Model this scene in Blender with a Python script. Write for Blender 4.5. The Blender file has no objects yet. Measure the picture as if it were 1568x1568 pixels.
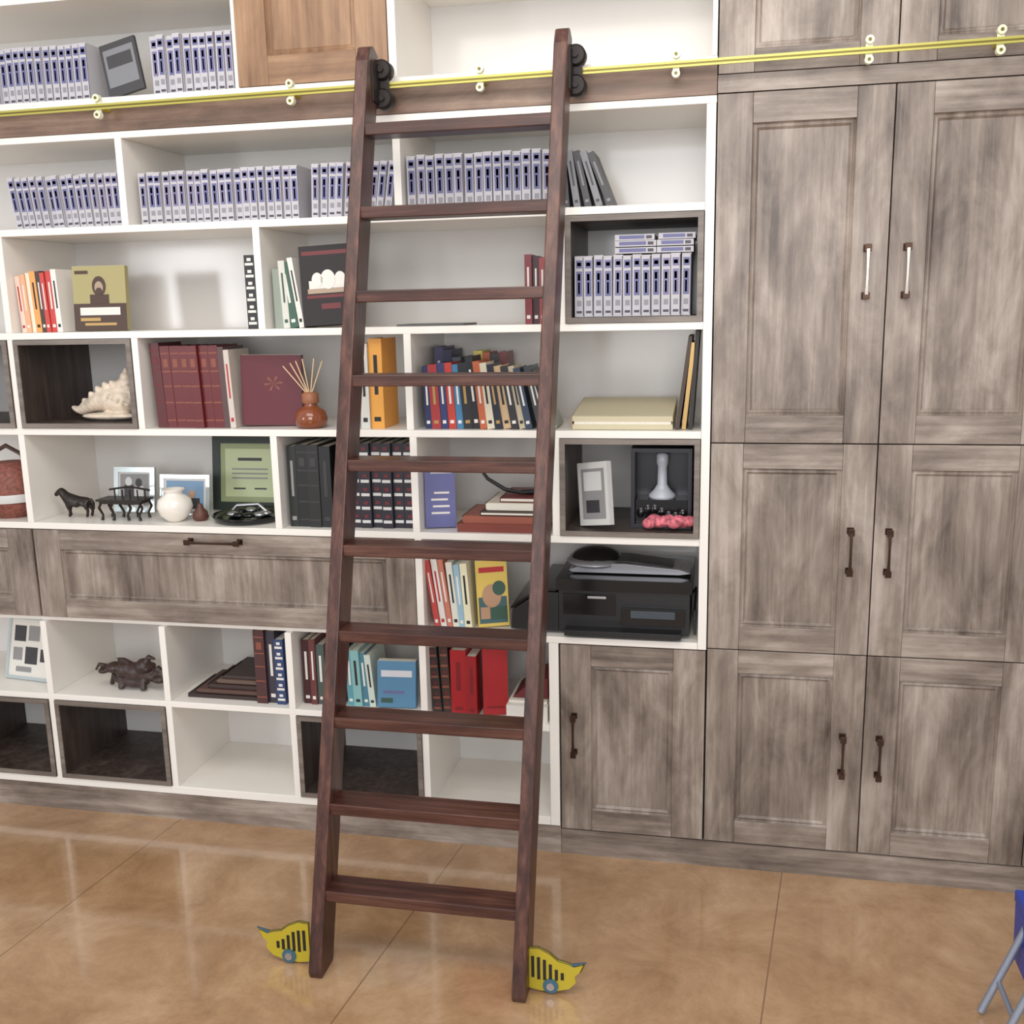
import bpy, math, random
from mathutils import Matrix, Vector
rng=random.Random(7)
sc=bpy.context.scene
try:
    sc.view_settings.view_transform='Standard'
except Exception: pass

def lin(c):
    return tuple(((v/255)/12.92 if v/255<=0.04045 else ((v/255+0.055)/1.055)**2.4) for v in c)+(1,)
MATS={}
def mat(name,rgb,rough=.5,metal=0,noise=0,nscale=30,coat=0,alpha=None):
    if name in MATS: return MATS[name]
    m=bpy.data.materials.new(name); m.use_nodes=True; nt=m.node_tree
    b=nt.nodes['Principled BSDF']; b.inputs['Roughness'].default_value=rough; b.inputs['Metallic'].default_value=metal
    b.inputs['Coat Weight'].default_value=coat
    c=lin(rgb)
    if noise>0:
        tc=nt.nodes.new('ShaderNodeTexCoord'); n=nt.nodes.new('ShaderNodeTexNoise'); n.inputs['Scale'].default_value=nscale; n.inputs['Detail'].default_value=5
        r=nt.nodes.new('ShaderNodeValToRGB')
        r.color_ramp.elements[0].position=.3; r.color_ramp.elements[1].position=.7
        r.color_ramp.elements[0].color=tuple(v*(1-noise) for v in c[:3])+(1,)
        r.color_ramp.elements[1].color=tuple(min(1,v*(1+noise)) for v in c[:3])+(1,)
        nt.links.new(tc.outputs['Object'],n.inputs['Vector']); nt.links.new(n.outputs['Fac'],r.inputs['Fac']); nt.links.new(r.outputs['Color'],b.inputs['Base Color'])
    else:
        b.inputs['Base Color'].default_value=c
    if alpha is not None: b.inputs['Transmission Weight'].default_value=alpha
    MATS[name]=m; return m

def wood(name,stops,axis='Z',fine=38,patch=2.6,rough=.45,patchmix=.5,bump=.12,stretch=.045,coat=0,lo=.36,hi=.64,pst=.3,broad=0):
    """procedural wood: grain stretched along axis + soft weathered patches"""
    m=bpy.data.materials.new(name); m.use_nodes=True; nt=m.node_tree; L=nt.links
    b=nt.nodes['Principled BSDF']; b.inputs['Coat Weight'].default_value=coat
    tc=nt.nodes.new('ShaderNodeTexCoord'); oi=nt.nodes.new('ShaderNodeObjectInfo')
    mul=nt.nodes.new('ShaderNodeVectorMath'); mul.operation='SCALE'; mul.inputs[0].default_value=(7,3,11); L.new(oi.outputs['Random'],mul.inputs['Scale'])
    add=nt.nodes.new('ShaderNodeVectorMath'); add.operation='ADD'; L.new(tc.outputs['Object'],add.inputs[0]); L.new(mul.outputs[0],add.inputs[1])
    mp=nt.nodes.new('ShaderNodeMapping'); s=[1,1,1]; s['XYZ'.index(axis)]=stretch; mp.inputs['Scale'].default_value=s; L.new(add.outputs[0],mp.inputs['Vector'])
    n1=nt.nodes.new('ShaderNodeTexNoise'); n1.inputs['Scale'].default_value=fine; n1.inputs['Detail'].default_value=8; n1.inputs['Roughness'].default_value=.65; n1.inputs['Distortion'].default_value=.3; L.new(mp.outputs[0],n1.inputs['Vector'])
    mp2=nt.nodes.new('ShaderNodeMapping'); s=[1,1,1]; s['XYZ'.index(axis)]=pst; mp2.inputs['Scale'].default_value=s; L.new(add.outputs[0],mp2.inputs['Vector'])
    n2=nt.nodes.new('ShaderNodeTexNoise'); n2.inputs['Scale'].default_value=patch*3; n2.inputs['Detail'].default_value=8; n2.inputs['Roughness'].default_value=.66; n2.inputs['Distortion'].default_value=.5; L.new(mp2.outputs[0],n2.inputs['Vector'])
    mx=nt.nodes.new('ShaderNodeMix'); mx.data_type='FLOAT'; mx.inputs[0].default_value=patchmix; L.new(n1.outputs['Fac'],mx.inputs[2]); L.new(n2.outputs['Fac'],mx.inputs[3])
    fac=mx.outputs[0]
    if broad:
        n4=nt.nodes.new('ShaderNodeTexNoise'); n4.inputs['Scale'].default_value=5.5; n4.inputs['Detail'].default_value=3; n4.inputs['Distortion'].default_value=.6; L.new(mp2.outputs[0],n4.inputs['Vector'])
        ma=nt.nodes.new('ShaderNodeMath'); ma.operation='MULTIPLY_ADD'; L.new(n4.outputs['Fac'],ma.inputs[0]); ma.inputs[1].default_value=broad; ma.inputs[2].default_value=-.5*broad
        ad=nt.nodes.new('ShaderNodeMath'); ad.operation='ADD'; L.new(fac,ad.inputs[0]); L.new(ma.outputs[0],ad.inputs[1]); fac=ad.outputs[0]
    r=nt.nodes.new('ShaderNodeValToRGB'); el=r.color_ramp.elements
    el[0].position=lo; el[1].position=hi; el[0].color=lin(stops[0]); el[1].color=lin(stops[-1])
    e=el.new(.5); e.color=lin(stops[1])
    L.new(fac,r.inputs['Fac']); L.new(r.outputs['Color'],b.inputs['Base Color'])
    b.inputs['Roughness'].default_value=rough
    bp=nt.nodes.new('ShaderNodeBump'); bp.inputs['Strength'].default_value=bump; bp.inputs['Distance'].default_value=.004; L.new(n1.outputs['Fac'],bp.inputs['Height']); L.new(bp.outputs[0],b.inputs['Normal'])
    return m

G=[(84,72,64),(134,120,109),(176,163,152)]
W_V=wood('weathered_wood_vertical',G,'Z',patch=3.0,patchmix=.62,rough=.42,lo=.33,hi=.67,fine=46,broad=.42,bump=.06,pst=.34)
W_H=wood('weathered_wood_horizontal',G,'X',patch=3.0,patchmix=.55,rough=.42,lo=.33,hi=.67,fine=46,broad=.35,bump=.06,pst=.34)
GB=[(84,64,52),(122,97,81),(156,131,113)]
WB_V=wood('brown_wood_vertical',GB,'Z'); WB_H=wood('brown_wood_horizontal',GB,'X')
GT=[(100,72,52),(140,106,78),(170,136,106)]
WT_V=wood('tan_wood_vertical',GT,'Z',patch=2.6,lo=.33,hi=.67,broad=.3); WT_H=wood('tan_wood_horizontal',GT,'X',patch=2.6,lo=.33,hi=.67,broad=.3)
DK=wood('dark_lining_wood',[(46,36,32),(70,58,52),(96,82,74)],'Z',rough=.45)
DKE=wood('lining_edge_wood',[(88,78,72),(116,106,98),(142,132,122)],'X')
LAD=wood('walnut_ladder_wood',[(42,20,15),(71,40,32),(105,68,55)],'Z',fine=45,rough=.38,patchmix=.35,stretch=.05)
LADH=wood('walnut_tread_wood',[(42,20,15),(69,38,30),(100,65,52)],'X',fine=45,rough=.38,patchmix=.35,stretch=.05)
WHITE=mat('white_laminate',(238,233,225),.28)
WHITEB=mat('white_back_panel',(220,217,213),.16)
BLACK=mat('black_plastic',(24,24,26),.4)
BLACKG=mat('gloss_black',(18,18,20),.15)
IRON=mat('black_iron',(34,26,24),.5,.3)
YEL=mat('brass_yellow_paint',(190,172,50),.35,.2)
YELR=mat('rail_brass',(178,170,84),.3,.3)
YELD=mat('dark_brass',(104,92,30),.4,.4)
CLIP=mat('clear_clip',(232,230,196),.25)
SILV=mat('brushed_silver',(190,190,195),.3,.9)
PAPER=mat('paper',(228,222,208),.8,noise=.08,nscale=200)

class MB:
    def __init__(s): s.v=[];s.f=[];s.mi=[];s.m=[];s.sm=[]
    def mid(s,m):
        if m not in s.m: s.m.append(m)
        return s.m.index(m)
    def add(s,vs,fs,m,M=None,smooth=False):
        o=len(s.v)
        for v in vs:
            v=Vector(v)
            if M is not None: v=M@v
            s.v.append(tuple(v))
        k=s.mid(m)
        for f in fs: s.f.append([i+o for i in f]); s.mi.append(k); s.sm.append(smooth)
    def box(s,x0,x1,y0,y1,z0,z1,m,M=None):
        vs=[(x0,y0,z0),(x1,y0,z0),(x1,y1,z0),(x0,y1,z0),(x0,y0,z1),(x1,y0,z1),(x1,y1,z1),(x0,y1,z1)]
        s.add(vs,[(0,3,2,1),(4,5,6,7),(0,1,5,4),(1,2,6,5),(2,3,7,6),(3,0,4,7)],m,M)
    def prism(s,pts,y0,y1,m,M=None):
        n=len(pts); vs=[(x,y0,z) for x,z in pts]+[(x,y1,z) for x,z in pts]
        fs=[tuple(range(n)),tuple(range(2*n-1,n-1,-1))]+[((i+1)%n,i,i+n,(i+1)%n+n) for i in range(n)]
        s.add(vs,fs,m,M)
    def lathe(s,prof,c,m,n=32,M=None):
        vs=[];fs=[]
        for r,z in prof:
            for i in range(n):
                a=2*math.pi*i/n; vs.append((c[0]+r*math.cos(a),c[1]+r*math.sin(a),c[2]+z))
        for j in range(len(prof)-1):
            for i in range(n):
                k=(i+1)%n; fs.append((j*n+i,j*n+k,(j+1)*n+k,(j+1)*n+i))
        s.add(vs,fs,m,M,True)
        s.add(vs[:n],[tuple(range(n-1,-1,-1))],m,M); s.add(vs[-n:],[tuple(range(n))],m,M)
    def tube(s,path,r,m,n=10):
        P=[Vector(p) for p in path]; vs=[];fs=[]
        R=r if isinstance(r,(list,tuple)) else [r]*len(P)
        for j,p in enumerate(P):
            d=(P[min(j+1,len(P)-1)]-P[max(j-1,0)]).normalized()
            u=d.cross(Vector((0,0,1))) if abs(d.z)<.95 else d.cross(Vector((0,1,0)))
            u.normalize(); w=d.cross(u)
            for i in range(n):
                a=2*math.pi*i/n; vs.append(p+R[j]*(math.cos(a)*u+math.sin(a)*w))
        for j in range(len(P)-1):
            for i in range(n):
                k=(i+1)%n; fs.append((j*n+i,j*n+k,(j+1)*n+k,(j+1)*n+i))
        s.add(vs,fs,m,None,True)
        s.add(vs[:n],[tuple(range(n-1,-1,-1))],m); s.add(vs[-n:],[tuple(range(n))],m)
    def ell(s,c,r,m,M=None,nu=20,nv=12):
        vs=[];fs=[]
        for j in range(nv+1):
            t=math.pi*j/nv
            for i in range(nu):
                a=2*math.pi*i/nu
                vs.append((c[0]+r[0]*math.sin(t)*math.cos(a),c[1]+r[1]*math.sin(t)*math.sin(a),c[2]-r[2]*math.cos(t)))
        for j in range(nv):
            for i in range(nu):
                k=(i+1)%nu; fs.append((j*nu+i,j*nu+k,(j+1)*nu+k,(j+1)*nu+i))
        s.add(vs,fs,m,M,True)
    def build(s,name,parent=None,bevel=0,remesh=0):
        me=bpy.data.meshes.new(name); me.from_pydata(s.v,[],s.f)
        for m in s.m: me.materials.append(m)
        for p,k,q in zip(me.polygons,s.mi,s.sm): p.material_index=k; p.use_smooth=q
        me.update()
        ob=bpy.data.objects.new(name,me); sc.collection.objects.link(ob)
        if parent: ob.parent=parent
        if remesh:
            md=ob.modifiers.new('r','REMESH'); md.mode='VOXEL'; md.voxel_size=remesh; md.use_smooth_shade=True
            sm=ob.modifiers.new('s','SMOOTH'); sm.iterations=2
        if bevel:
            b=ob.modifiers.new('b','BEVEL'); b.width=bevel; b.segments=2; b.limit_method='ANGLE'; b.angle_limit=.6
        return ob
def empty(name):
    e=bpy.data.objects.new(name,None); e.empty_display_size=.1; sc.collection.objects.link(e); return e
def rotY(px,pz,a,py=0): return Matrix.Translation((px,py,pz))@Matrix.Rotation(a,4,'Y')@Matrix.Translation((-px,-py,-pz))

# ---------------------------------------------------------------- room
def floor_mat():
    m=bpy.data.materials.new('polished_tan_tile'); m.use_nodes=True; nt=m.node_tree; L=nt.links; b=nt.nodes['Principled BSDF']
    tc=nt.nodes.new('ShaderNodeTexCoord'); mp=nt.nodes.new('ShaderNodeMapping'); mp.vector_type='TEXTURE'
    mp.inputs['Location'].default_value=(-1.045,-1.6,0); mp.inputs['Rotation'].default_value=(0,0,-.125); mp.inputs['Scale'].default_value=(1.06,2.14,1)
    L.new(tc.outputs['Object'],mp.inputs['Vector'])
    br=nt.nodes.new('ShaderNodeTexBrick'); br.offset=0; br.inputs['Scale'].default_value=1; br.inputs['Mortar Size'].default_value=.0024; br.inputs['Mortar Smooth'].default_value=.3
    br.inputs['Brick Width'].default_value=1; br.inputs['Row Height'].default_value=1
    br.inputs['Color1'].default_value=(0,0,0,1); br.inputs['Color2'].default_value=(0,0,0,1); br.inputs['Mortar'].default_value=(1,1,1,1)
    L.new(mp.outputs[0],br.inputs['Vector'])
    n=nt.nodes.new('ShaderNodeTexNoise'); n.inputs['Scale'].default_value=3.4; n.inputs['Detail'].default_value=13; n.inputs['Roughness'].default_value=.76; n.inputs['Distortion'].default_value=.35; L.new(tc.outputs['Object'],n.inputs['Vector'])
    r=nt.nodes.new('ShaderNodeValToRGB'); el=r.color_ramp.elements; el[0].position=.3; el[1].position=.7; el[0].color=lin((144,108,74)); el[1].color=lin((198,164,128)); e=el.new(.5); e.color=lin((174,137,101))
    L.new(n.outputs['Fac'],r.inputs['Fac'])
    mx=nt.nodes.new('ShaderNodeMix'); mx.data_type='RGBA'; L.new(br.outputs['Color'],mx.inputs[0]); L.new(r.outputs['Color'],mx.inputs[6]); mx.inputs[7].default_value=lin((134,102,74))
    L.new(mx.outputs[2],b.inputs['Base Color'])
    b.inputs['Roughness'].default_value=.16; b.inputs['IOR'].default_value=1.55; b.inputs['Coat Weight'].default_value=.9; b.inputs['Coat Roughness'].default_value=.08
    bp=nt.nodes.new('ShaderNodeBump'); bp.inputs['Strength'].default_value=.03; bp.inputs['Distance'].default_value=.01
    n3=nt.nodes.new('ShaderNodeTexNoise'); n3.inputs['Scale'].default_value=6; L.new(tc.outputs['Object'],n3.inputs['Vector']); L.new(n3.outputs['Fac'],bp.inputs['Height']); L.new(bp.outputs[0],b.inputs['Normal'])
    return m
fb=MB(); fb.box(-5,3,-6,.5,-.05,0,floor_mat()); fb.build('floor')
wb=MB(); wb.box(-5,3,.45,.5,0,3.3,mat('wall_paint',(232,226,214),.7,noise=.03,nscale=60)); wb.build('wall_back')

# ---------------------------------------------------------------- bookcase
T=.012; DEP=.40; XL=-3.0; XR=-.03; XS=-.0585
bk=empty('bookcase')
c=MB()
c.box(XL,XR,DEP,DEP+.02,.10,2.80,WHITEB)
c.box(XL,XR,.001,DEP,2.374,2.395,WHITE)
for z in (2.093,1.752,1.425,1.09): c.box(XL,XS,0,DEP,z-.011,z+.012,WHITE)
c.box(-.97,XS,0,DEP,.744,.766,WHITE); c.box(XL,-.971,.02,DEP,.735,.75,WHITE)
c.box(XL,-.5355,0,DEP,.435,.457,WHITE)
c.box(XL,-.5355,0,DEP,.098,.128,WHITE)
c.box(XL,XR,0,DEP,2.478,2.500,WHITE)
c.box(XL,XR,0,.43,2.795,2.82,WHITE)
def vert(x,z0,z1,y0=0,t=T): c.box(x-t,x+t,y0,DEP,z0,z1,WHITE)
vert(-.985,2.50,2.795); vert(-1.50,2.5,2.795,.03)
vert(-1.918,2.105,2.374); vert(-.985,2.105,2.374)
vert(-2.395,1.764,2.082); vert(-1.463,1.764,2.082); vert(-.482,1.764,2.082)
for x in (-2.395,-1.925,-.975): vert(x,1.437,1.741)
for x in (-2.395,-1.45,-.968,-.505): vert(x,1.102,1.414)
vert(-.965,.766,1.079)
for x in (-2.395,-1.922,-1.445,-.965): vert(x,.457,.744 if x>-.97 else .735); vert(x,.128,.435)
c.box(-.535,-.503,0,DEP,.098,.7435,WHITE)
c.box(-.058,-.031,0,DEP,.744,2.3735,WHITE)
c.box(-.045,-.031,0,.43,2.5005,2.7945,WHITE)
c.build('white_carcass',bk,.0015)
ln=MB()
def lining(x0,x1,z0,z1,t=.017):
    y0=-.002; y1=DEP-.002
    ln.box(x0,x0+t,y0,y1,z0,z1,DK); ln.box(x1-t,x1,y0,y1,z0,z1,DK); ln.box(x0+t,x1-t,y0,y1,z0,z0+t,DK); ln.box(x0+t,x1-t,y0,y1,z1-t,z1,DK)
    e=.004
    ln.box(x0,x0+t,y0-e,y0,z0,z1,DKE); ln.box(x1-t,x1,y0-e,y0,z0,z1,DKE); ln.box(x0+t,x1-t,y0-e,y0,z0,z0+t,DKE); ln.box(x0+t,x1-t,y0-e,y0,z1-t,z1,DKE)
lining(-.468,-.060,1.765,2.080); lining(-2.382,-1.938,1.438,1.740); lining(-2.85,-2.409,1.438,1.740)
lining(-.492,-.060,1.103,1.413); lining(-2.382,-1.936,.129,.434); lining(-2.85,-2.409,.129,.434); lining(-1.432,-.978,.129,.434)
ln.build('dark_linings',bk)
fa=MB(); fa.box(XL,XR,-.001,.03,2.396,2.477,WB_H); fa.build('wood_fascia',bk,.001)
kb=MB(); kb.box(XL,-.5005,-.001,.03,0,.097,W_H); kb.build('kick_board',bk)

def door(name,x0,x1,z0,z1,parent,fw=.09,fh=.08,MV=W_V,MH=W_H,y=0):
    g=.0018; d=MB(); x0+=g;x1-=g;z0+=g;z1-=g
    d.box(x0,x0+fw,y,y+.02,z0,z1,MV); d.box(x1-fw,x1,y,y+.02,z0,z1,MV)
    d.box(x0+fw+.0006,x1-fw-.0006,y,y+.02,z0,z0+fh,MH); d.box(x0+fw+.0006,x1-fw-.0006,y,y+.02,z1-fh,z1,MH)
    a0,a1,b0,b1=x0+fw,x1-fw,z0+fh,z1-fh
    vs=[];fs=[]
    rings=[(0,y+.004),(0.004,y+.010),(.011,y+.007),(.018,y+.014)]
    for k,(o,yy) in enumerate(rings): vs+=[(a0+o,yy,b0+o),(a1-o,yy,b0+o),(a1-o,yy,b1-o),(a0+o,yy,b1-o)]
    for k in range(3):
        for i in range(4):
            j=(i+1)%4; fs.append((k*4+i,k*4+j,k*4+4+j,k*4+4+i))
    d.add(vs,fs,MV)
    d.box(a0+.0175,a1-.0175,y+.014,y+.02,b0+.0175,b1-.0175,MV)
    return d.build(name,parent,.0012)
BRZ=mat('bronze_handle',(70,52,42),.32,.85); BRL=mat('bronze_highlight',(176,166,156),.28,.9)  # second colour paints a pale reflection onto the bars of the upper handles
def handle(name,x,z0,z1,parent,y=0,horiz=False,light=False):
    h=MB(); L=z1-z0; M=Matrix.Translation((x,y,(z0+z1)/2))
    if horiz: M=M@Matrix.Rotation(math.pi/2,4,'Y')
    for s in (-1,1):
        zc=s*(L/2-.009)
        h.box(-.010,.010,-.004,0,zc-.010,zc+.010,BRZ,M)
        h.box(-.006,.006,-.030,-.004,zc-.006,zc+.006,BRZ,M)
        h.box(-.009,.009,-.036,-.028,zc-.010,zc+.010,BRZ,M)
    n=12; m=BRL if light else BRZ
    vs=[];fs=[]
    for j in range(n+1):
        t=j/n; zc=(-1+2*t)*(L/2-.012); w=.0052-.0018*math.sin(math.pi*t); o=.003*math.sin(math.pi*t)
        vs+=[(-w,-.036-o,zc),(w,-.036-o,zc),(w,-.028-o,zc),(-w,-.028-o,zc)]
    for j in range(n):
        for i in range(4): k=(i+1)%4; fs.append((j*4+i,j*4+k,j*4+4+k,j*4+4+i))
    h.add(vs,fs,m,M)
    h.build(name,parent,.001)
door('drop_front',-2.393,-.977,.752,1.078,bk,.10,.07)
door('drop_front_side',-3.0,-2.397,.752,1.078,bk,.10,.07)
handle('drop_front_handle',-1.687,.952,1.152,bk,horiz=True)
door('upper_door',-1.488,-.998,2.50,2.98,bk,.10,.085,WT_V,WT_H)

# ---------------------------------------------------------------- storage cabinet
cab=empty('storage_cabinet')
cb=MB(); DG=mat('cabinet_gap_dark',(40,32,28),.8)
cb.box(-.028,1.42,.021,DEP+.02,0,3.0,DG); cb.box(-.498,-.030,.021,DEP-.001,0,.7435,DG)
cb.build('carcass',cab)
kr=MB(); kr.box(-.499,1.42,-.0015,.02,0,.088,W_H); kr.build('kick_board_right',cab)
fr=MB(); fr.box(-.028,1.42,-.0005,.02,2.3995,2.447,W_H); fr.build('top_fascia',cab)
cols=[(-.029,.453),(.453,.938),(.938,1.42)]
for i,(a,b) in enumerate(cols):
    door('door_low_%d'%i,a,b,.09,.750,cab,.095,.075)
    door('door_mid_%d'%i,a,b,.750,1.402,cab,.095,.075)
    door('door_tall_%d'%i,a,b,1.402,2.398,cab,.098,.082)
    door('door_top_%d'%i,a,b,2.448,2.99,cab,.098,.062)
door('door_low_left',-.499,-.031,.09,.742,cab,.10,.07)
handle('handle_1',.395,1.82,1.97,cab,light=True); handle('handle_2',.502,1.82,1.97,cab,light=True)
handle('handle_3',.386,1.008,1.150,cab); handle('handle_4',.495,1.008,1.150,cab)
handle('handle_5',.391,.355,.493,cab); handle('handle_6',.500,.355,.493,cab); handle('handle_7',-.453,.363,.507,cab)

# ---------------------------------------------------------------- rail
rl=empty('ladder_rail')
def rz(x): return 2.4575+(x+2.29)*.0059
r=MB()
n0=(-2.9,1.3); hh=.0085
vs=[]
for x in n0:
    z=rz(x); vs+=[(x,-.064,z-hh),(x,-.057,z-hh),(x,-.057,z+hh),(x,-.064,z+hh)]
r.add(vs,[(0,1,5,4),(1,2,6,5),(2,3,7,6),(3,0,4,7),(0,3,2,1),(4,5,6,7)],YELR)
vs=[]
for x in n0:
    z=rz(x); vs+=[(x,-.0645,z-.0030),(x,-.0645,z+.0022)]
r.add(vs,[(0,2,3,1)],YELD)
r.build('rail_bar',rl)
bks=MB()
for x in (-2.55,-1.939,-1.291,-.704,-.143,.369,.697,1.1):
    z=rz(x)
    bks.tube([(x,-.056,z),(x,-.0015,z)],.008,YEL)
    bks.box(x-.009,x+.009,-.057,-.052,z-.032,z+.034,CLIP)
    for s in (-1,1):
        bks.tube([(x,-.068,z+s*.025+.001),(x,-.050,z+s*.025+.001)],.0115,CLIP,16)
        bks.tube([(x,-.0705,z+s*.025+.001),(x,-.068,z+s*.025+.001)],.0045,YELD,12)
bks.build('rail_brackets',rl)

# ---------------------------------------------------------------- ladder
ld=empty('library_ladder')
def fy(z): return -.78+.2439*z
def stile(name,xb,lean,ztop):
    s=MB(); th=.038; dp=.098
    prof=[(fy(0)+.012,0),(fy(0)+dp,0)]
    for z in (.6,1.2,1.8,ztop-.03): prof.append((fy(z)+dp,z))
    prof+=[(fy(ztop)+dp-.012,ztop),(fy(ztop)+.045,ztop+.018),(fy(ztop)+.015,ztop+.010),(fy(ztop-.03)+.0,ztop-.03)]
    for z in (1.8,1.2,.6): prof.append((fy(z),z))
    prof.append((fy(.02),.02))
    n=len(prof)
    vs=[(xb+lean*z,y,z) for y,z in prof]+[(xb+th+lean*z,y,z) for y,z in prof]
    fs=[tuple(range(n-1,-1,-1)),tuple(range(n,2*n))]+[(i,(i+1)%n,(i+1)%n+n,i+n) for i in range(n)]
    s.add(vs,fs,LAD); return s.build(name,ld,.004)
stile('stile_left',-1.09,.0185,2.545); stile('stile_right',-.515,.0175,2.555)
tr=MB()
for k in range(10):
    z=2.324-k*.2332
    x0=-1.09+.0185*z+.034; x1=-.515+.0175*z+.004
    tr.box(x0,x1,fy(z)+.006,fy(z)+.094,z-.019,z+.014,LADH)
tr.build('treads',ld,.003)
hw=MB()
for xb,le in ((-1.09,.0185),(-.515,.0175)):
    xs=xb+le*2.46+.038
    hw.box(xs,xs+.005,-.14,-.0665,2.41,2.52,IRON)
    hw.box(xs-.03,xs+.030,-.076,-.070,2.40,2.52,IRON)
    z=rz(xs)
    for dz in (.040,-.040):
        hw.tube([(xs+.012,-.088,z+dz),(xs+.012,-.084,z+dz),(xs+.012,-.048,z+dz),(xs+.012,-.044,z+dz)],[.024,.029,.029,.024],IRON,28)
        hw.tube([(xs+.012,-.096,z+dz),(xs+.012,-.088,z+dz)],.009,IRON,6)
hw.build('roller_hangers',ld)
TTEAL=mat('tip_teal',(40,74,92),.4); WTEAL=mat('wheel_teal',(70,110,130),.3,.3)
def cover(name,x,sgn):
    o=[(0,0.012),(0,.128),(.030,.130),(.060,.116),(.082,.098),(.108,.092),(.126,.086),(.150,.094),(.140,.072),(.128,.060),(.130,.040),(.112,.020),(.080,.010),(.035,.006)]
    w=MB(); P=[(x+sgn*a,b) for a,b in o]
    if sgn>0: P=P[::-1]
    yb=-.705
    w.prism(P,yb-.012,yb,YEL)
    for i,(hx,h0,h1) in enumerate(((.014,.045,.108),(.030,.040,.106),(.046,.040,.100),(.062,.040,.088),(.078,.042,.074),(.094,.045,.066))):
        a=x+sgn*hx; w.box(a-.0042,a+.0042,yb-.0135,yb-.012,h0,h1,BLACK)
    for i in range(1,8):
        a,b=o[i],o[i+1]
        w.tube([(x+sgn*a[0],yb-.006,a[1]),(x+sgn*b[0],yb-.006,b[1])],.0045,YELD,8)
    w.tube([(x+sgn*.118,yb-.006,.086),(x+sgn*.158,yb-.006,.100)],[.006,.002],TTEAL,8)
    w.tube([(x+sgn*.062,yb+.002,.036),(x+sgn*.062,yb+.034,.036)],.036,BLACK,28)
    w.tube([(x+sgn*.062,yb-.016,.024),(x+sgn*.062,yb+.002,.024)],.021,WTEAL,20)
    w.tube([(x+sgn*.062,yb-.019,.024),(x+sgn*.062,yb-.016,.024)],.011,SILV,16)
    w.tube([(x+sgn*-.02,yb+.012,.036),(x+sgn*.07,yb+.012,.036)],.007,SILV,10)
    w.build(name,ld)
cover('wheel_cover_left',-1.108,-1); cover('wheel_cover_right',-.480,1)

# ---------------------------------------------------------------- books
def M3(n,rgb,r=.5): return mat(n,rgb,r)
def bodybook(mb,x,w,h,z,cm,y0,d,M):
    t=min(.002,w*.12)
    mb.box(x,x+t,y0,y0+d,z,z+h,cm,M); mb.box(x+w-t,x+w,y0,y0+d,z,z+h,cm,M); mb.box(x+t,x+w-t,y0,y0+t,z,z+h,cm,M)
    mb.box(x+t,x+w-t,y0+t,y0+d-.003,z+.002,z+h-.003,PAPER,M)
def book(mb,x,w,h,z,cm,y0=.03,d=.14,a=0,style=None,acc=None):
    ca=math.cos(a)
    if a!=0:
        adv=w/ca
        M=rotY(x+w,z,a) if a>0 else rotY(x,z,a)
    else: adv=w; M=Matrix.Identity(4)
    bodybook(mb,x,w,h,z,cm,y0,d,M)
    ys=y0-.0006
    def q(u0,u1,v0,v1,m): mb.add([(x+w*u0,ys,z+h*v0),(x+w*u1,ys,z+h*v0),(x+w*u1,ys,z+h*v1),(x+w*u0,ys,z+h*v1)],[(0,1,2,3)],m,M)
    if style=='mag':
        b,lt,dk=acc
        q(.15,.85,.80,.93,b); q(.28,.72,.835,.895,lt)
        q(.18,.82,.34,.75,b); q(.34,.62,.60,.71,lt); q(.38,.58,.38,.57,lt)
        q(.25,.75,.18,.27,MGD); q(.2,.8,.06,.10,dk); q(.91,1,.02,.98,dk)  # full-height edge strip paints in the shadow gap between spines
    elif style=='bands':
        for v in (.08,.3,.5,.68,.9): q(.05,.95,v,v+.018,acc)
        q(.25,.75,.74,.84,acc)
    elif style=='enc':
        for v in (.06,.22,.38,.54,.70,.86): q(.1,.9,v,v+.035,acc[0]); q(.3,.7,v+.06,v+.10,acc[1])
    elif style=='title':
        q(.36,.64,.38,.82,acc); q(.25,.75,.08,.13,acc)
    return x+adv
MG=M3('magazine_grey',(186,183,188)); BL=M3('magazine_blue',(102,102,144)); LT=M3('magazine_light',(206,205,210)); MD=M3('magazine_dark',(70,64,74)); MGD=M3('magazine_midgrey',(140,137,144))
BL2=M3('magazine_blue_b',(120,115,150))
def magrow(name,x0,x1,z,h,w=.029,lean=None,y0=.03,d=.16):
    mb=MB(); x=x0
    while x+w<=x1+.004:
        t=(x-x0)/(x1-x0); a=lean(t) if lean else rng.uniform(-.008,.008)
        ww=w*rng.uniform(.93,1.0)
        x=book(mb,x,ww,h*rng.uniform(.985,1.01),z,MG,y0+rng.uniform(0,.014),d,a,'mag',(BL if rng.random()<.7 else BL2,LT,MD))+.0014
    mb.build(name); return x
R0,R1,R2,R3,R4,R5,R6,R7=2.5003,2.1053,1.7643,1.4373,1.1023,.7663,.4573,.1283
magrow('row_of_magazines',-2.40,-2.00,R0,.175,.027)
magrow('row_of_magazines',-1.80,-1.515,R0,.18,.028)
magrow('row_of_magazines',-2.34,-1.945,R1,.17,.026,lambda t:-.13+.09*t)
magrow('row_of_magazines',-1.88,-1.30,R1,.165,.0275)
magrow('row_of_magazines',-1.285,-1.01,R1,.165,.026,lambda t:.05+.12*t)
magrow('row_of_magazines',-.965,-.515,R1,.175,.030)
magrow('row_of_magazines',-.445,-.085,R2+.019,.182,.0285)
mb=MB()
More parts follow.
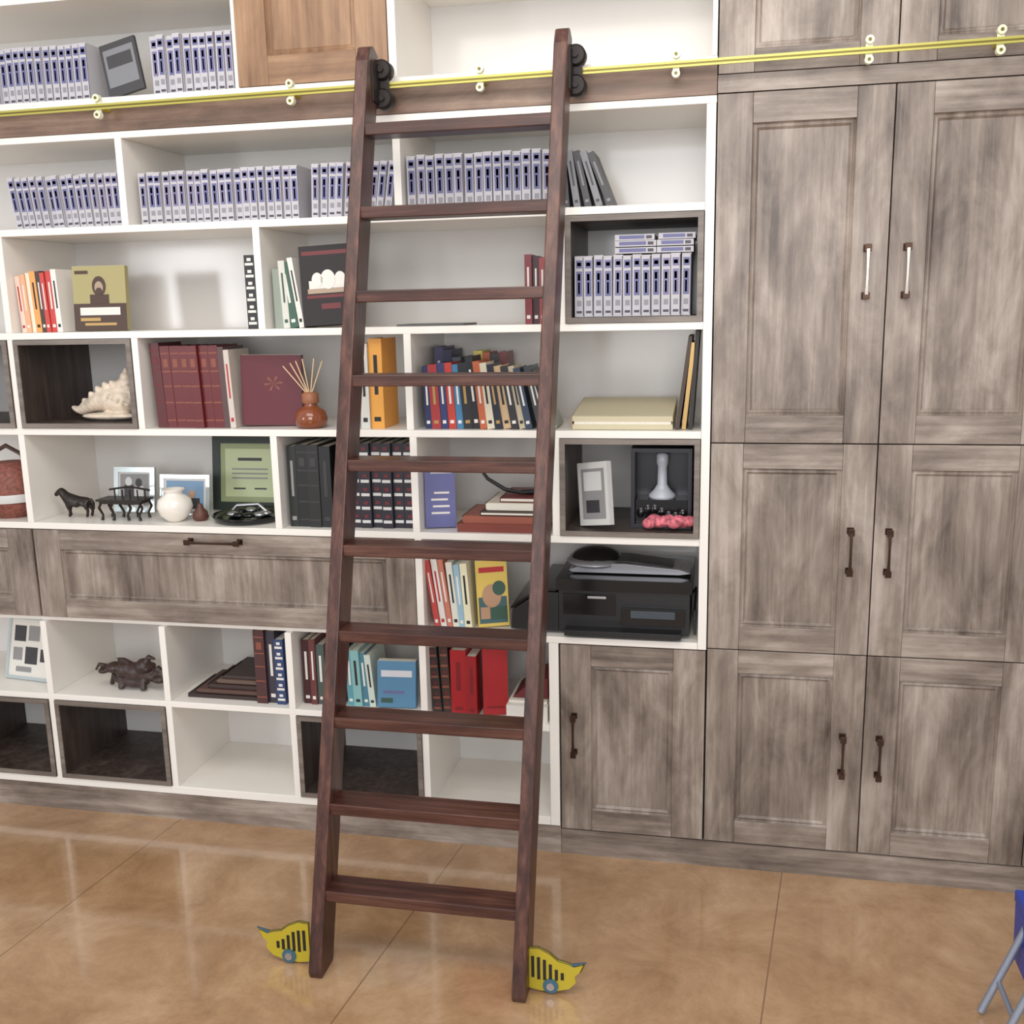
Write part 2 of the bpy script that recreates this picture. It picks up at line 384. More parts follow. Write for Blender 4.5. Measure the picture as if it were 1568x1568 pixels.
for k,(xa,xb,zz) in enumerate(((-.325,-.20,1.968),(-.20,-.09,1.968),(-.325,-.20,1.988),(-.20,-.09,1.988),(-.195,-.085,2.007),(-.325,-.205,2.006))):
    mb.box(xa+.002,xb,.035,.20,zz,zz+.017,MG); mb.box(xa+.015,xb-.03,.0342,.035,zz+.004,zz+.014,BL); mb.box(xb-.025,xb-.008,.0342,.035,zz+.004,zz+.013,MD)
mb.build('magazine_pile')
DKB=M3('charcoal_cover',(66,64,66),.45); GRC=M3('grey_cover',(126,126,130),.4); IV=M3('ivory_cover',(222,212,190))
mb=MB(); x=-.478
for i,cm in enumerate((DKB,GRC,DKB,GRC,DKB)): x=book(mb,x,.020,.165,R1,cm,.03,.15,-.08-.075*i,'title',GRC if cm is DKB else DKB)+.013
mb.build('leaning_magazines')
mb=MB()
M=Matrix.Translation((-1.962,.05,R0+.004))@Matrix.Rotation(-.22,4,'Y')@Matrix.Rotation(-.12,4,'X')
mb.box(0,.13,0,.012,0,.17,DKB,M); mb.box(.01,.12,-.001,0,.03,.15,GRC,M); mb.box(.02,.11,-.002,-.001,.09,.13,DKB,M)
mb.build('book_cover_facing_out')

def mrow(name,items,x,z,y0=.03,d=.15,gap=.001):
    mb=MB()
    for it in items:
        w,h,rgb=it[0],it[1],it[2]; a=it[3] if len(it)>3 else 0; st=it[4] if len(it)>4 else None; ac=it[5] if len(it)>5 else None
        x=book(mb,x,w,h,z,M3('cover_%d_%d_%d'%rgb,rgb,.4),y0+rng.uniform(0,.015),d,a,st,ac)+gap
    mb.build(name); return x
GOLD=mat('gold_foil',(176,144,90),.4,.5); WT=M3('title_white',(224,220,212)); RDT=M3('title_red',(176,40,40)); BKT=M3('title_black',(30,28,28)); DGOLD=M3('dim_gold',(134,76,60))
mrow('row_of_books',[(.018,.19,(236,206,190),-.05,'title',RDT),(.018,.195,(226,170,130),-.04,'title',WT),(.014,.20,(238,222,200),-.04),(.022,.205,(236,160,84),-.04,'title',BKT),(.018,.205,(60,44,40),-.04,'title',WT),(.016,.20,(196,64,56),-.04,'title',WT),(.022,.205,(196,60,54),-.03,'title',WT),(.02,.21,(232,226,218),-.03,'title',BKT)],-2.37,R2)
def facebook(name,x,y,z,w,h,t,base,parts,rz_=0,tilt=-.1,lean=0):
    z+=t*math.sin(abs(tilt))+max(0,w*math.sin(lean))
    M=Matrix.Translation((x,y,z))@Matrix.Rotation(rz_,4,'Z')@Matrix.Rotation(lean,4,'Y')@Matrix.Rotation(tilt,4,'X')
    mb=MB(); mb.box(0,w,0,t,0,h,base,M); mb.box(.002,w-.001,.002,t-.002,.001,h+.0006,PAPER,M)
    for k,(a,b,c2,d2,m) in enumerate(parts):
        e=-.0006*(1+k*.25)
        mb.add([(w*a,e,h*c2),(w*b,e,h*c2),(w*b,e,h*d2),(w*a,e,h*d2)],[(0,1,2,3)],m,M)
    return mb,M
def disc(mb,M,cx,cz,rx,rzz,e,m,n=20):
    mb.add([(cx+rx*math.cos(2*math.pi*i/n),e,cz+rzz*math.sin(2*math.pi*i/n)) for i in range(n)],[tuple(range(n))],m,M)
OL=M3('olive_gold',(166,156,108)); BRN=M3('brown_cover',(74,54,44)); SKN=M3('print_skin',(168,146,124)); GRN=M3('cover_green',(52,84,70))
mb,M=facebook('b',-2.160,.03,R2+.001,.185,.215,.025,OL,[(0,1,0,.42,BRN),(.12,.88,.24,.36,WT),(.2,.8,.08,.12,GOLD),(.12,.5,.15,.20,GOLD),(.32,.68,.42,.56,BRN),(.05,.3,.88,.93,BRN)],.12,-.08)
disc(mb,M,.0925,.148,.024,.033,-.0020,BRN); disc(mb,M,.0925,.143,.015,.021,-.0024,SKN); disc(mb,M,.0925,.131,.012,.012,-.0027,BRN)
mb.build('biography_book')
mrow('row_of_books',[(.035,.235,(34,32,34),0,'enc',(WT,WT)),],-1.525,R2,.02)
mrow('row_of_books',[(.03,.19,(150,160,150),0),(.022,.215,(206,206,196),-.04,'title',GRN),(.028,.21,(58,92,76),-.14,'title',WT),(.018,.225,(226,222,214),-.14,'title',BKT)],-1.44,R2,.05)
BKC=M3('black_cover',(30,22,24),.6); DR=M3('deep_red',(104,34,40),.5)
mb,M=facebook('b',-1.330,.03,R2+.001,.18,.255,.03,BKC,[(.05,.95,.88,.93,DR),(.12,.92,.40,.46,SKN),(.15,.88,.46,.56,WT),(.1,.95,.34,.38,DR),(.35,.7,.2,.27,DR)],.15,-.12,-.05)
for cx,rr in ((.055,.018),(.09,.024),(.13,.018)): disc(mb,M,cx,.145,rr,rr*1.3,-.0022,WT)
mb.build('art_book')
mrow('row_of_books',[(.022,.21,(122,44,50),0,'title',WT),(.02,.205,(60,30,36),0,'title',WT),(.02,.20,(150,60,60),0,'title',WT)],-.60,R2)
mb=MB(); mb.box(-1.02,-.80,.04,.22,R2,R2+.006,M3('grey_folder',(90,88,88))); mb.build('document_folder')
mrow('row_of_encyclopedias',[(.035,.285,(84,24,28),-.04,'bands',DR)]+[(.034,.275,(98,26,30),-.035,'bands',DGOLD)]*6+[(.02,.27,(84,60,58),-.03),(.02,.26,(200,190,180),-.04,'title',RDT)],-1.885,R3)
MRN=M3('maroon_cover',(94,34,44),.5)
mb,M=facebook('b',-1.588,.065,R3+.001,.205,.235,.03,MRN,[],.17,-.06,.02)
for k in range(6):
    a0_=k*1.05; mb.add([(.11,-.0008,.14),(.11+.032*math.cos(a0_),-.0008,.14+.026*math.sin(a0_)),(.11+.030*math.cos(a0_+.3),-.0008,.14+.024*math.sin(a0_+.3))],[(0,1,2)],DGOLD,M)
mb.build('maroon_hardcover_book')
AMB=mat('amber_glass',(132,70,40),.15,coat=.4)
dx0,dy0=-1.335,.058
mb=MB(); mb.lathe([(.036,0),(.050,.008),(.056,.03),(.050,.055),(.030,.068),(.022,.075),(.022,.082)],(dx0,dy0,R3),AMB)
mb.lathe([(.026,.082),(.028,.086),(.028,.112),(.020,.118)],(dx0,dy0,R3),M3('diffuser_wood_collar',(150,96,66)))
RD=M3('reed',(214,184,146))
for dx,dy in ((-.09,.0),(-.06,-.01),(-.025,.01),(.02,.0),(.045,.01),(-.04,-.01)):
    mb.tube([(dx0,dy0,R3+.10),(dx0+dx,dy0+dy,R3+.235-abs(dx)*.35)],.0022,RD,6)
mb.build('reed_diffuser')
mrow('row_of_books',[(.018,.27,(150,156,160),0,'title',WT),(.03,.275,(206,204,196),0,'title',BKT),(.045,.29,(226,160,70),0,'title',BKT)],-1.17,R3)
cols3=[(.03,.255,(66,62,96),0,'title',WT),(.028,.245,(52,50,80),0,'title',WT),(.022,.20,(34,44,84),-.03,'title',WT),(.03,.205,(160,50,50),-.05,'title',GOLD),(.022,.21,(44,56,104),-.05,'title',WT),(.026,.21,(184,60,50),-.06,'title',WT),(.022,.205,(60,120,160),-.06,'title',WT),(.03,.21,(34,34,40),-.08,'title',GOLD),(.024,.23,(30,30,34),-.1,'title',WT),(.022,.215,(186,96,60),-.1,'title',WT),(.024,.21,(214,204,180),-.12,'title',BKT),(.024,.205,(28,30,50),-.14,'title',GOLD),(.026,.20,(200,170,130),-.15,'title',BKT),(.024,.20,(40,36,40),-.17,'title',WT),(.02,.2,(190,176,150),-.18,'title',BKT),(.022,.195,(46,60,80),-.2,'title',WT)]
mrow('row_of_books',cols3[:2]+[(.03,.22,(90,96,110),0,'title',WT)],-.945,R3,.20,.15)
mrow('row_of_books',[(.03,.24,(206,190,90),-.05,'title',BKT),(.025,.235,(170,90,60),-.05,'title',WT),(.03,.23,(60,60,66),-.06,'title',WT),(.028,.235,(120,60,60),-.08,'title',GOLD)],-.80,R3,.20,.12)
mrow('row_of_books',cols3[2:],-.935,R3,.03,.12)
mrow('row_of_books',[(.02,.20,(52,58,60),-.22,'title',WT),(.02,.19,(36,36,40),-.3,'title',WT),(.016,.18,(170,176,170),-.36)],-.565,R3,.03)
ALB=M3('album_cream',(200,190,160),.5)
mb=MB()
Ma=Matrix.Translation((-.455,.03,R3+.001))@Matrix.Rotation(.11,4,'X')
mb.box(0,.31,0,.30,0,.016,ALB,Ma); mb.box(.005,.305,.002,.298,.016,.026,PAPER,Ma); mb.box(0,.31,0,.30,.026,.042,ALB,Ma); mb.box(-.002,-.0002,0,.3,0,.042,GOLD,Ma)
mb.box(-.43,-.16,.22,.32,R3,R3+.018,ALB)
mb.build('photo_album')
mb=MB()
for i,(xx,hh_,m,a) in enumerate(((-.138,.285,M3('frame_dark_wood',(66,50,40)),.13),(-.118,.265,GOLD,.10),(-.098,.30,M3('frame_black',(34,30,28)),.06))):
    M=rotY(xx+.012,R3+.001,a); mb.box(xx,xx+.012,.04,.26,R3+.001,R3+hh_,m,M); mb.box(xx-.0008,xx,.055,.245,R3+.015,R3+hh_-.015,IV,M)
mb.build('leaning_picture_frames')
# conch seashell: tapered body whorl, spire, shoulder knobs, flared lip
SH=mat('shell_cream',(216,200,180),.5,noise=.26,nscale=26)
mb=MB(); zb=R3+.019
for k in range(9):
    t=k/8; mb.ell((-2.215+.15*t,.12,zb+.036+.034*math.sin(t*2.2)),(.034+.018*t,.030+.025*t,.018+.036*t),SH)
for k,(cx,cz,rr) in enumerate(((-2.062,.105,.046),(-2.056,.128,.032),(-2.052,.147,.020),(-2.049,.162,.010))): mb.ell((cx,.13,zb+cz),(rr,rr,.020),SH)
for k in range(7):
    a=k/6; x=-2.20+.17*a; z=zb+.058+.062*math.sin(a*2.3)
    mb.tube([(x+.004,.12,z-.012),(x-.004,.105,z+.008),(x-.006,.10,z+.018)],[.020,.013,.005],SH,10)
for k in range(5):
    x=-2.09+.018*k; mb.tube([(x,.09,zb+.075-.006*k),(x+.004,.062,zb+.088-.008*k)],[.016,.004],SH,10)
mb.tube([(-2.025,.11,zb+.075),(-2.005,.10,zb+.088)],[.018,.004],SH,10)
mb.ell((-2.10,.085,zb+.016),(.105,.035,.013),SH); mb.ell((-2.235,.11,zb+.034),(.03,.02,.010),SH,rotY(-2.235,zb+.03,.5))
mb.build('conch_seashell',remesh=.0035)
# row 4 -------------------------------------------------
def skin(name,verts,edges,rad,m,loc,root=0):
    me=bpy.data.meshes.new(name); me.from_pydata(verts,edges,[]); me.materials.append(m)
    ob=bpy.data.objects.new(name,me); sc.collection.objects.link(ob); ob.location=loc
    ob.modifiers.new('s','SKIN'); sv=me.skin_vertices[0].data
    for i,r_ in enumerate(rad): sv[i].radius=(r_,r_); sv[i].use_root=(i==root)
    ss=ob.modifiers.new('u','SUBSURF'); ss.levels=2; ss.render_levels=2
    ob.modifiers['s'].use_smooth_shade=True
    return ob
BRO=mat('bronze_figurine',(46,38,34),.35,.4)
# standing horse, head to the left, deep chest, arched neck
hv=[(.042,0,.064),(.018,0,.060),(-.008,0,.060),(-.030,0,.063),(-.044,0,.080),(-.056,0,.096),(-.068,0,.093),(-.084,0,.078),
 (-.032,.011,.044),(-.037,.011,.024),(-.035,.011,.003),(-.030,-.011,.044),(-.022,-.011,.024),(-.026,-.011,.003),
 (.043,.011,.046),(.055,.011,.027),(.049,.011,.003),(.041,-.011,.046),(.050,-.011,.027),(.044,-.011,.003),
 (.056,0,.070),(.066,0,.056),(.068,0,.030),(-.056,.005,.107),(-.056,-.005,.107)]
he=[(0,1),(1,2),(2,3),(3,4),(4,5),(5,6),(6,7),(3,8),(8,9),(9,10),(3,11),(11,12),(12,13),(0,14),(14,15),(15,16),(0,17),(17,18),(18,19),(0,20),(20,21),(21,22),(5,23),(5,24)]
hr=[.0205,.019,.020,.021,.014,.0105,.0100,.0070,.009,.0048,.0055,.009,.0048,.0055,.0105,.0052,.0055,.0105,.0052,.0055,.005,.0065,.003,.0025,.0025]
skin('horse_figurine',hv,he,hr,BRO,(-2.268,.09,R4+.002),2)
mb=MB(); x0,x1,yt=-2.165,-1.985,.08
mb.box(x0,x1,yt-.03,yt+.05,R4+.070,R4+.076,BRO); mb.box(x0+.01,x1-.01,yt-.025,yt+.045,R4+.060,R4+.070,BRO)
for xx,s in ((x0+.015,-1),(x1-.015,1),((x0+x1)/2-.03,-1),((x0+x1)/2+.03,1)):
    for yy in (yt-.02,yt+.04):
        mb.tube([(xx,yy,R4+.065),(xx+s*.010,yy,R4+.045),(xx-s*.004,yy,R4+.02),(xx,yy,R4+.002)],[.006,.005,.004,.006],BRO,8)
for k in range(5): mb.tube([(x0+.03+k*.03,yt+.045,R4+.076),(x0+.03+k*.03,yt+.045,R4+.10)],.003,BRO,6)
mb.tube([(x0+.01,yt+.045,R4+.10),(x0+.09,yt+.045,R4+.112),(x1-.01,yt+.045,R4+.10)],.004,BRO,6)
mb.build('miniature_bench')
def pframe(x,y,z,w,h,fm,parts,base,fw=.014,rz_=0,tilt=-.15):
    M=Matrix.Translation((x,y,z+.003))@Matrix.Rotation(rz_,4,'Z')@Matrix.Rotation(tilt,4,'X')
    mb=MB(); t=.012
    mb.box(0,fw,0,t,0,h,fm,M); mb.box(w-fw,w,0,t,0,h,fm,M); mb.box(fw,w-fw,0,t,0,fw,fm,M); mb.box(fw,w-fw,0,t,h-fw,h,fm,M)
    mb.box(fw,w-fw,.004,t-.001,fw,h-fw,base,M)
    for k,(a,b,c2,d2,m) in enumerate(parts):
        e=.0036-.0003*k; mb.add([(w*a,e,h*c2),(w*b,e,h*c2),(w*b,e,h*d2),(w*a,e,h*d2)],[(0,1,2,3)],m,M)
    P=M@Matrix.Translation((0,t,h*.7))@Matrix.Rotation(.40,4,'X')
    mb.box(w*.44,w*.56,0,.003,-h*.68,0,fm,P)
    return mb,M
PG=M3('print_grey',(140,138,138)); PD=M3('print_dark',(56,54,56)); PL=M3('print_light',(206,206,204)); GL=mat('frame_glass_rim',(186,196,196),.15,.3)
mb,M=pframe(-2.195,.20,R4,.165,.165,GL,[(.15,.85,.15,.85,PG),(.25,.48,.15,.6,PD),(.5,.72,.15,.58,PL)],PL,.018)
disc(mb,M,.06,.112,.014,.017,.002,PL); disc(mb,M,.10,.108,.013,.016,.0019,PD); mb.build('picture_frame')
PB=M3('print_blue',(120,150,180)); PT=M3('print_tan',(180,140,110))
mb,M=pframe(-1.990,.17,R4,.195,.145,GL,[(.12,.88,.15,.85,PB),(.2,.5,.15,.5,PT),(.5,.8,.15,.42,PD)],PL,.014)
disc(mb,M,.07,.085,.014,.016,.002,PT); disc(mb,M,.125,.075,.013,.015,.0019,PT); mb.build('picture_frame')
CER=mat('ceramic_white',(236,230,220),.15)
mb=MB(); mb.lathe([(.022,0),(.030,.004),(.052,.025),(.062,.052),(.056,.078),(.036,.094),(.030,.098),(.034,.108),(.040,.114),(.036,.116),(.026,.104)],(-1.875,.08,R4),CER,36); mb.build('ceramic_vase')
mb=MB(); mb.lathe([(.02,0),(.028,.01),(.025,.03),(.012,.045),(.008,.06)],(-1.790,.10,R4),M3('small_pot_brown',(90,54,44)),20); mb.build('brown_pot')
GF=M3('certificate_green',(150,160,120)); GF2=M3('certificate_light',(190,200,158)); DGN=M3('frame_darkgreen',(40,50,46))
mb,M=pframe(-1.835,.275,R4,.295,.275,DGN,[(.12,.88,.12,.88,GF),(.17,.83,.18,.82,GF2),(.34,.66,.66,.70,PD),(.26,.74,.54,.56,PG),(.26,.74,.48,.50,PG),(.26,.74,.42,.44,PG),(.56,.72,.28,.30,PD),(.28,.44,.28,.30,PD)],GF,.03,0,-.12); mb.build('certificate_frame')
mb=MB(); mb.lathe([(.10,0),(.118,.006),(.130,.022),(.128,.024),(.112,.012)],(-1.620,.135,R4),BLACKG,40)
for k in range(10):
    a=k*.63; mb.ell((-1.620+.06*math.cos(a),.135+.05*math.sin(a),R4+.024),(.022,.018,.010),SILV if k%3==0 else BLACKG)
mb.tube([(-1.685,.135,R4+.03),(-1.665,.135,R4+.05),(-1.585,.135,R4+.055),(-1.555,.135,R4+.03)],.006,SILV)
mb.build('black_serving_dish')
mrow('row_of_binders',[(.032,.275,(36,40,38),0,'title',PG),(.04,.28,(28,30,30),0,'bands',PD),(.04,.28,(36,36,36),0,'bands',PD),(.04,.275,(30,32,34),0,'title',PD)],-1.425,R4,.03,.2)
mrow('row_of_encyclopedias',[(.036,.285,(40,36,46),0,'enc',(PL,DR))]*7,-1.245,R4,.04,.18)
BLU=M3('cover_blue_violet',(96,98,150),.4)
mb,M=facebook('b',-.950,.05,R4+.003,.10,.225,.03,BLU,[(.2,.8,.2,.23,WT),(.25,.8,.3,.33,WT),(.2,.75,.4,.43,WT),(.3,.8,.5,.53,WT),(.2,.9,.8,.87,LT)],.25,-.04); mb.build('blue_book')
mb=MB()
for (xa,xb,z0,z1,cm,ya) in ((-.835,-.545,0,.028,(124,60,50),.02),(-.82,-.54,.028,.052,(150,84,66),.03),(-.76,-.54,.054,.066,(60,40,38),.03),(-.745,-.56,.068,.092,(226,216,196),.05),(-.70,-.55,.094,.108,(110,50,50),.06)):
    cm=M3('cover_%d_%d_%d'%cm,cm,.4); mb.box(xa,xb,ya,ya+.2,R4+z0,R4+z0+.003,cm); mb.box(xa,xb,ya,ya+.2,R4+z1-.003,R4+z1,cm); mb.box(xa,xa+.003,ya,ya+.2,R4+z0,R4+z1,cm); mb.box(xa+.003,xb-.003,ya,ya+.003,R4+z0+.003,R4+z1-.003,cm if z1<.06 else PAPER); mb.box(xa+.003,xb-.003,ya+.004,ya+.196,R4+z0+.003,R4+z1-.003,PAPER)
mb.build('stack_of_books')
mb=MB(); mb.tube([(-.80,.16,R4+.205),(-.76,.15,R4+.155),(-.70,.14,R4+.122),(-.64,.13,R4+.112)],[.004,.006,.007,.005],BLACK,10); mb.tube([(-.64,.13,R4+.112),(-.57,.12,R4+.122)],[.010,.008],BLACK,10); mb.build('desk_pen')
WCV=M3('white_cover',(206,204,200),.4)
mb,M=facebook('b',-.436,.06,R4+.019,.125,.20,.022,WCV,[(.12,.9,.1,.9,PG),(.2,.8,.55,.85,PL),(.25,.7,.2,.4,PD)],-.6,-.10,-.16); mb.build('white_framed_book')
mb=MB(); BKX=M3('display_box_black',(34,33,40),.3)
zz=R4+.0185; xa,xb=-.275,-.085
mb.box(xa,xb,.17,.19,zz,zz+.255,BKX); mb.box(xa,xa+.012,.06,.17,zz,zz+.255,BKX); mb.box(xb-.012,xb,.06,.17,zz,zz+.255,BKX); mb.box(xa+.012,xb-.012,.06,.17,zz,zz+.012,BKX); mb.box(xa+.012,xb-.012,.06,.17,zz+.243,zz+.255,BKX)
xm=-.180; TRW=M3('trophy_white',(180,184,192),.3)
mb.lathe([(.040,0),(.044,.006),(.042,.012),(.026,.028),(.016,.045),(.015,.10),(.019,.115),(.019,.140),(.010,.146)],(xm,.12,zz+.088),TRW,24)
for k in range(7): mb.ell((xa+.03+k*.022,.105,zz+.045+.012*math.sin(k)),(.025,.03,.03),BLACKG)
mb.box(xa+.014,xb-.014,.08,.168,zz+.013,zz+.088,BLACKG)
mb.build('trophy_display_box')
mb=MB(); PK=mat('pink_fabric',(200,104,116),.7,noise=.6,nscale=90)
for k in range(9): mb.ell((-.215+.0155*k,.03+.008*math.sin(k*2),zz+.022+.012*abs(math.sin(k*1.3))),(.022,.02,.018),PK)
mb.build('folded_pink_scarf',remesh=.004)
mb=MB(); mb.lathe([(.06,0),(.09,.03),(.10,.09),(.09,.15),(.06,.19),(.05,.20)],(-2.54,.11,R4),mat('wicker_red_brown',(128,74,62),.6,noise=.4,nscale=80),32)
mb.tube([(-2.61,.10,R4+.17),(-2.60,.10,R4+.23),(-2.54,.10,R4+.26),(-2.48,.10,R4+.23),(-2.47,.10,R4+.17)],.008,BRN)
mb.lathe([(.101,.06),(.104,.075),(.101,.09)],(-2.54,.11,R4),PL,32); mb.build('wicker_basket')
# row 5 -------------------------------------------------
mrow('row_of_books',[(.018,.235,(186,70,66),-.14,'title',WT),(.02,.24,(222,216,208),-.13,'title',RDT),(.018,.235,(196,120,100),-.13,'title',WT),(.022,.225,(224,220,206),-.10,'title',BKT),(.020,.22,(150,184,200),-.08,'title',WT),(.024,.225,(228,222,190),-.07,'title',BKT)],-.925,R5)
TEAL=M3('cover_teal_dk',(66,96,100)); YB=M3('cover_yellow',(216,186,90))
mb,M=facebook('b',-.780,.05,R5+.001,.105,.225,.03,YB,[(.05,.95,.05,.45,TEAL),(.1,.9,.82,.9,RDT),(.4,.95,.1,.3,GRN),(.1,.4,.12,.3,PT)],.3,-.06,-.03)
disc(mb,M,.05,.105,.032,.04,-.002,PT); disc(mb,M,.075,.13,.022,.025,-.0023,GRN); mb.build('yellow_cookbook')
mb=MB()
mb.box(-.505,-.085,.03,.36,R5+.012,R5+.150,BLACK); mb.box(-.512,-.078,.02,.37,R5+.151,R5+.190,BLACKG)
mb.box(-.48,-.11,-.02,.0295,R5+.012,R5+.030,BLACK); mb.box(-.30,-.10,.012,.0295,R5+.045,R5+.100,BLACKG)
mb.box(-.49,-.32,.026,.0295,R5+.07,R5+.14,BLACKG); mb.box(-.41,-.35,.024,.0255,R5+.125,R5+.133,SILV)
mb.box(-.27,-.13,.008,.0115,R5+.07,R5+.094,M3('lcd_grey',(64,72,80),.2))
mb.prism([(-.665,R5+.012),(-.506,R5+.012),(-.506,R5+.140),(-.57,R5+.140),(-.66,R5+.075)],.03,.34,BLACK)
mb.prism([(-.66,R5+.080),(-.57,R5+.145),(-.513,R5+.145),(-.513,R5+.153),(-.575,R5+.153),(-.665,R5+.087)],.025,.345,BLACKG)
for xx in (-.64,-.13):
    for yy in (.10,.32): mb.box(xx-.015,xx+.015,yy-.015,yy+.015,R5,R5+.0115,BLACK)
mb.tube([(-.085,.2,R5+.1),(-.068,.15,R5+.14),(-.072,.08,R5+.06),(-.070,.05,R5+.09),(-.068,.02,R5+.02)],.004,BLACK,8)
mb.build('inkjet_printer',bevel=.004)
mb=MB(); zt=R5+.190; GSL=mat('grey_silver_plastic',(150,150,154),.3,.4)
mb.ell((-.40,.18,zt+.036),(.085,.09,.036),BLACKG); mb.ell((-.40,.165,zt+.030),(.098,.10,.018),GSL)
mb.prism([(-.48,zt+.012),(-.47,zt+.004),(-.12,zt+.004),(-.085,zt+.010),(-.12,zt+.022),(-.30,zt+.036),(-.42,zt+.034)],.09,.24,GSL)
mb.prism([(-.40,zt+.037),(-.30,zt+.037),(-.15,zt+.024),(-.14,zt+.026),(-.29,zt+.043),(-.40,zt+.043)],.11,.22,BLACKG)
mb.build('handheld_scanner',bevel=.004)
# row 6 -------------------------------------------------
mb,M=pframe(-2.68,.12,R6,.24,.24,GL,[(.08,.92,.08,.92,WT),(.12,.35,.6,.85,PD),(.4,.62,.62,.86,PG),(.68,.88,.6,.8,PD),(.12,.3,.3,.5,PG),(.36,.6,.25,.52,PD),(.66,.88,.3,.5,PD),(.2,.5,.12,.2,PG)],WT,.012,-.12,-.25); mb.build('photo_collage_frame')
mb=MB(); RT=mat('carved_root_wood',(58,42,38),.4,noise=.35,nscale=50)
for cx,cz,rx,rz_,cy in ((-2.10,.060,.055,.042,.10),(-2.145,.072,.045,.033,.10),(-2.185,.082,.030,.020,.09),(-2.215,.075,.022,.012,.08),(-2.07,.088,.030,.030,.10),(-2.045,.085,.016,.016,.10),(-2.04,.052,.045,.024,.11),(-2.005,.045,.032,.018,.10),(-1.985,.055,.016,.030,.12),(-2.17,.034,.026,.018,.11),(-2.11,.030,.06,.026,.10)):
    mb.ell((cx,cy,R6+cz),(rx,.035,rz_),RT)
mb.tube([(-2.13,.10,R6+.09),(-2.15,.10,R6+.108),(-2.175,.10,R6+.112)],[.018,.010,.005],RT)
mb.tube([(-2.06,.10,R6+.10),(-2.045,.10,R6+.125),(-2.02,.10,R6+.118)],[.016,.010,.005],RT)
mb.tube([(-2.20,.09,R6+.08),(-2.24,.08,R6+.095),(-2.255,.08,R6+.070)],[.012,.007,.005],RT)
mb.tube([(-2.02,.10,R6+.085),(-1.985,.10,R6+.055),(-1.965,.10,R6+.006)],[.014,.015,.009],RT)
mb.tube([(-2.16,.09,R6+.05),(-2.15,.07,R6+.006)],[.012,.012],RT); mb.tube([(-2.07,.09,R6+.05),(-2.06,.07,R6+.006)],[.014,.012],RT); mb.tube([(-2.20,.11,R6+.05),(-2.215,.11,R6+.006)],[.010,.009],RT)
mb.build('carved_root_sculpture',remesh=.0038)
mb=MB()
for k,(xa,xb,z0,z1,cm) in enumerate(((-1.87,-1.60,0,.014,(52,40,38)),(-1.84,-1.60,.016,.030,(92,66,58)),(-1.80,-1.61,.032,.046,(60,44,42)),(-1.77,-1.61,.048,.062,(104,84,74)),(-1.75,-1.62,.064,.074,(64,52,50)))):
    cm=M3('cover_%d_%d_%d'%cm,cm,.45); ya=.05+.01*k
    mb.box(xa,xb,ya,ya+.2,R6+z0,R6+z0+.003,cm); mb.box(xa,xb,ya,ya+.2,R6+z1-.003,R6+z1,cm); mb.box(xa,xa+.004,ya,ya+.2,R6+z0,R6+z1,cm); mb.box(xa+.004,xb-.001,ya,ya+.003,R6+z0+.003,R6+z1-.003,cm); mb.box(xa+.004,xb-.004,ya+.004,ya+.19,R6+z0+.003,R6+z1-.003,PAPER)
mb.build('stack_of_notebooks')
mrow('row_of_books',[(.04,.27,(70,38,38),0,'bands',DGOLD),(.034,.265,(52,48,60),0,'title',WT),(.034,.24,(44,62,104),0,'enc',(WT,WT))],-1.592,R6,.03,.18)
mrow('row_of_books',[(.03,.235,(70,36,40),0,'title',WT),(.022,.24,(100,50,50),0,'title',WT),(.03,.22,(70,84,80),0,'title',WT),(.03,.22,(90,56,52),0),(.03,.2,(60,60,70),0)],-1.425,R6,.05,.16)
mrow('row_of_books',[(.024,.20,(90,150,160),-.02,'title',WT),(.03,.205,(130,176,176),-.04,'title',BKT),(.024,.195,(74,124,140),-.06,'title',WT),(.022,.19,(200,210,200),-.08,'title',BKT)],-1.262,R6,.05)
TB=M3('cover_sky',(84,130,162))
mb,M=facebook('b',-1.150,.05,R6+.001,.135,.165,.035,TB,[(.1,.9,.66,.8,LT),(.15,.7,.3,.36,BL),(.1,.4,.1,.2,GRN)],.12,-.08,.02); mb.build('blue_hardcover_book')
mrow('row_of_books',[(.03,.235,(52,46,44),-.06,'enc',(DGOLD,DR)),(.03,.235,(64,50,44),-.04,'enc',(DGOLD,DR))],-.945,R6,.04)
RB=(160,28,34); RDK=M3('red_dark',(120,16,22))
mrow('row_of_books',[(.055,.232,RB,0,'title',RDK),(.036,.215,(146,26,32),0,'title',RDK)],-.88,R6,.03,.17)
mb,M=facebook('b',-.770,.045,R6+.001,.085,.235,.05,M3('cover_160_28_34',RB,.4),[(.15,.85,.1,.13,RDK)],.25,-.02); mb.build('red_hardcover_book')
mb=MB(); mb.box(-.685,-.545,.02,.28,R6,R6+.055,WT); mb.box(-.68,-.55,.04,.27,R6+.056,R6+.066,PAPER); mb.prism([(-.67,R6+.068),(-.55,R6+.068),(-.55,R6+.14),(-.60,R6+.13)],.06,.22,DR); mb.build('white_document_tray')

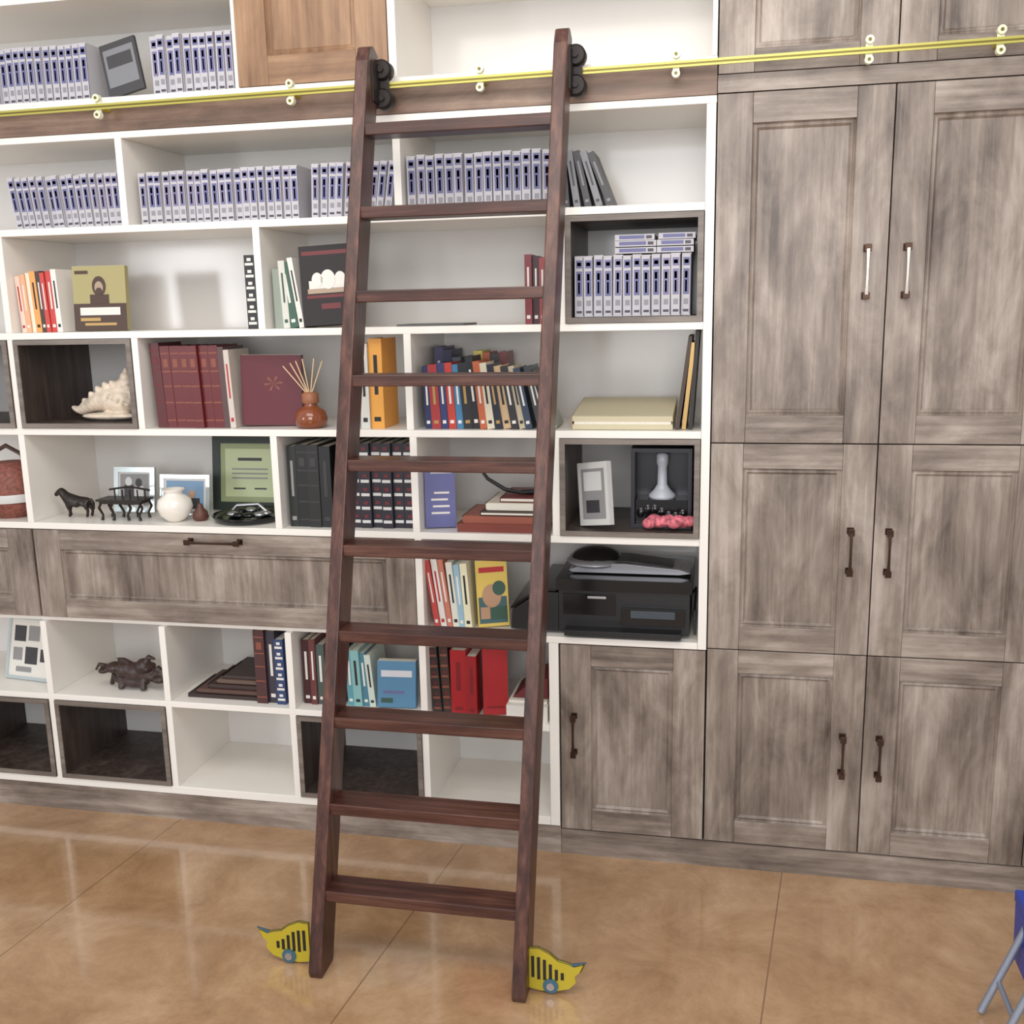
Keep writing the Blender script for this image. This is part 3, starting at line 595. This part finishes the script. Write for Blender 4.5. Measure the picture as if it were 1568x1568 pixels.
# blue folding stool at right edge
st=MB(); BP=mat('blue_plastic',(40,66,160),.4); GM=mat('grey_blue_metal',(150,158,174),.35,.5)
st.box(.770,1.06,-.76,-.52,.285,.315,BP)
st.prism([(.775,.13),(.79,.13),(.80,.285),(.77,.285)],-.75,-.53,BP)
st.prism([(1.03,.13),(1.05,.13),(1.06,.285),(1.02,.285)],-.75,-.53,BP)
for yy in (-.60,-.75):
    st.tube([(.690,yy,.008),(.79,yy,.285)],.010,GM); st.tube([(1.13,yy,.008),(1.03,yy,.285)],.010,GM)
st.tube([(.725,-.75,.10),(.725,-.60,.10)],.007,GM); st.tube([(1.09,-.75,.10),(1.09,-.60,.10)],.007,GM)
st.build('folding_step_stool',bevel=.003)

# ---------------------------------------------------------------- lights
w=bpy.data.worlds.new('world'); sc.world=w; w.use_nodes=True
w.node_tree.nodes['Background'].inputs[0].default_value=(.95,.97,1,1); w.node_tree.nodes['Background'].inputs[1].default_value=.76
def area(name,loc,target,sx,sy,e,col):
    l=bpy.data.lights.new(name,'AREA'); l.shape='RECTANGLE'; l.size=sx; l.size_y=sy; l.energy=e; l.color=col
    o=bpy.data.objects.new(name,l); o.location=loc; o.rotation_euler=(Vector(target)-Vector(loc)).to_track_quat('-Z','Y').to_euler(); sc.collection.objects.link(o)
area('window_light',(.1,-5.2,2.35),(-.3,0,2.0),2.2,1.9,98,(.98,.98,1))
area('window_light_side',(-4.9,-5.2,2.0),(-1.5,0,1.5),.8,1.5,50,(.98,.98,1))
area('ceiling_light',(-.6,-1.9,3.25),(-.5,-.3,1.6),2.6,1.0,42,(1,.95,.88))

# ---------------------------------------------------------------- camera
cd=bpy.data.cameras.new('camera'); cd.sensor_width=36; cd.lens=1549/1568*36; cd.clip_start=.05
co=bpy.data.objects.new('camera',cd); sc.collection.objects.link(co)
Rm=Matrix.Rotation(.206,3,'Z')@Matrix.Rotation(-.1987,3,'X')@Matrix.Rotation(.0202,3,'Y')
X,Y,Z=Rm.col[0],Rm.col[1],Rm.col[2]
mw=Matrix.Identity(4)
for i in range(3): mw[i][0]=X[i]; mw[i][1]=Z[i]; mw[i][2]=-Y[i]
mw[0][3],mw[1][3],mw[2][3]=0,-3.1,1.8138
co.matrix_world=mw
sc.camera=co
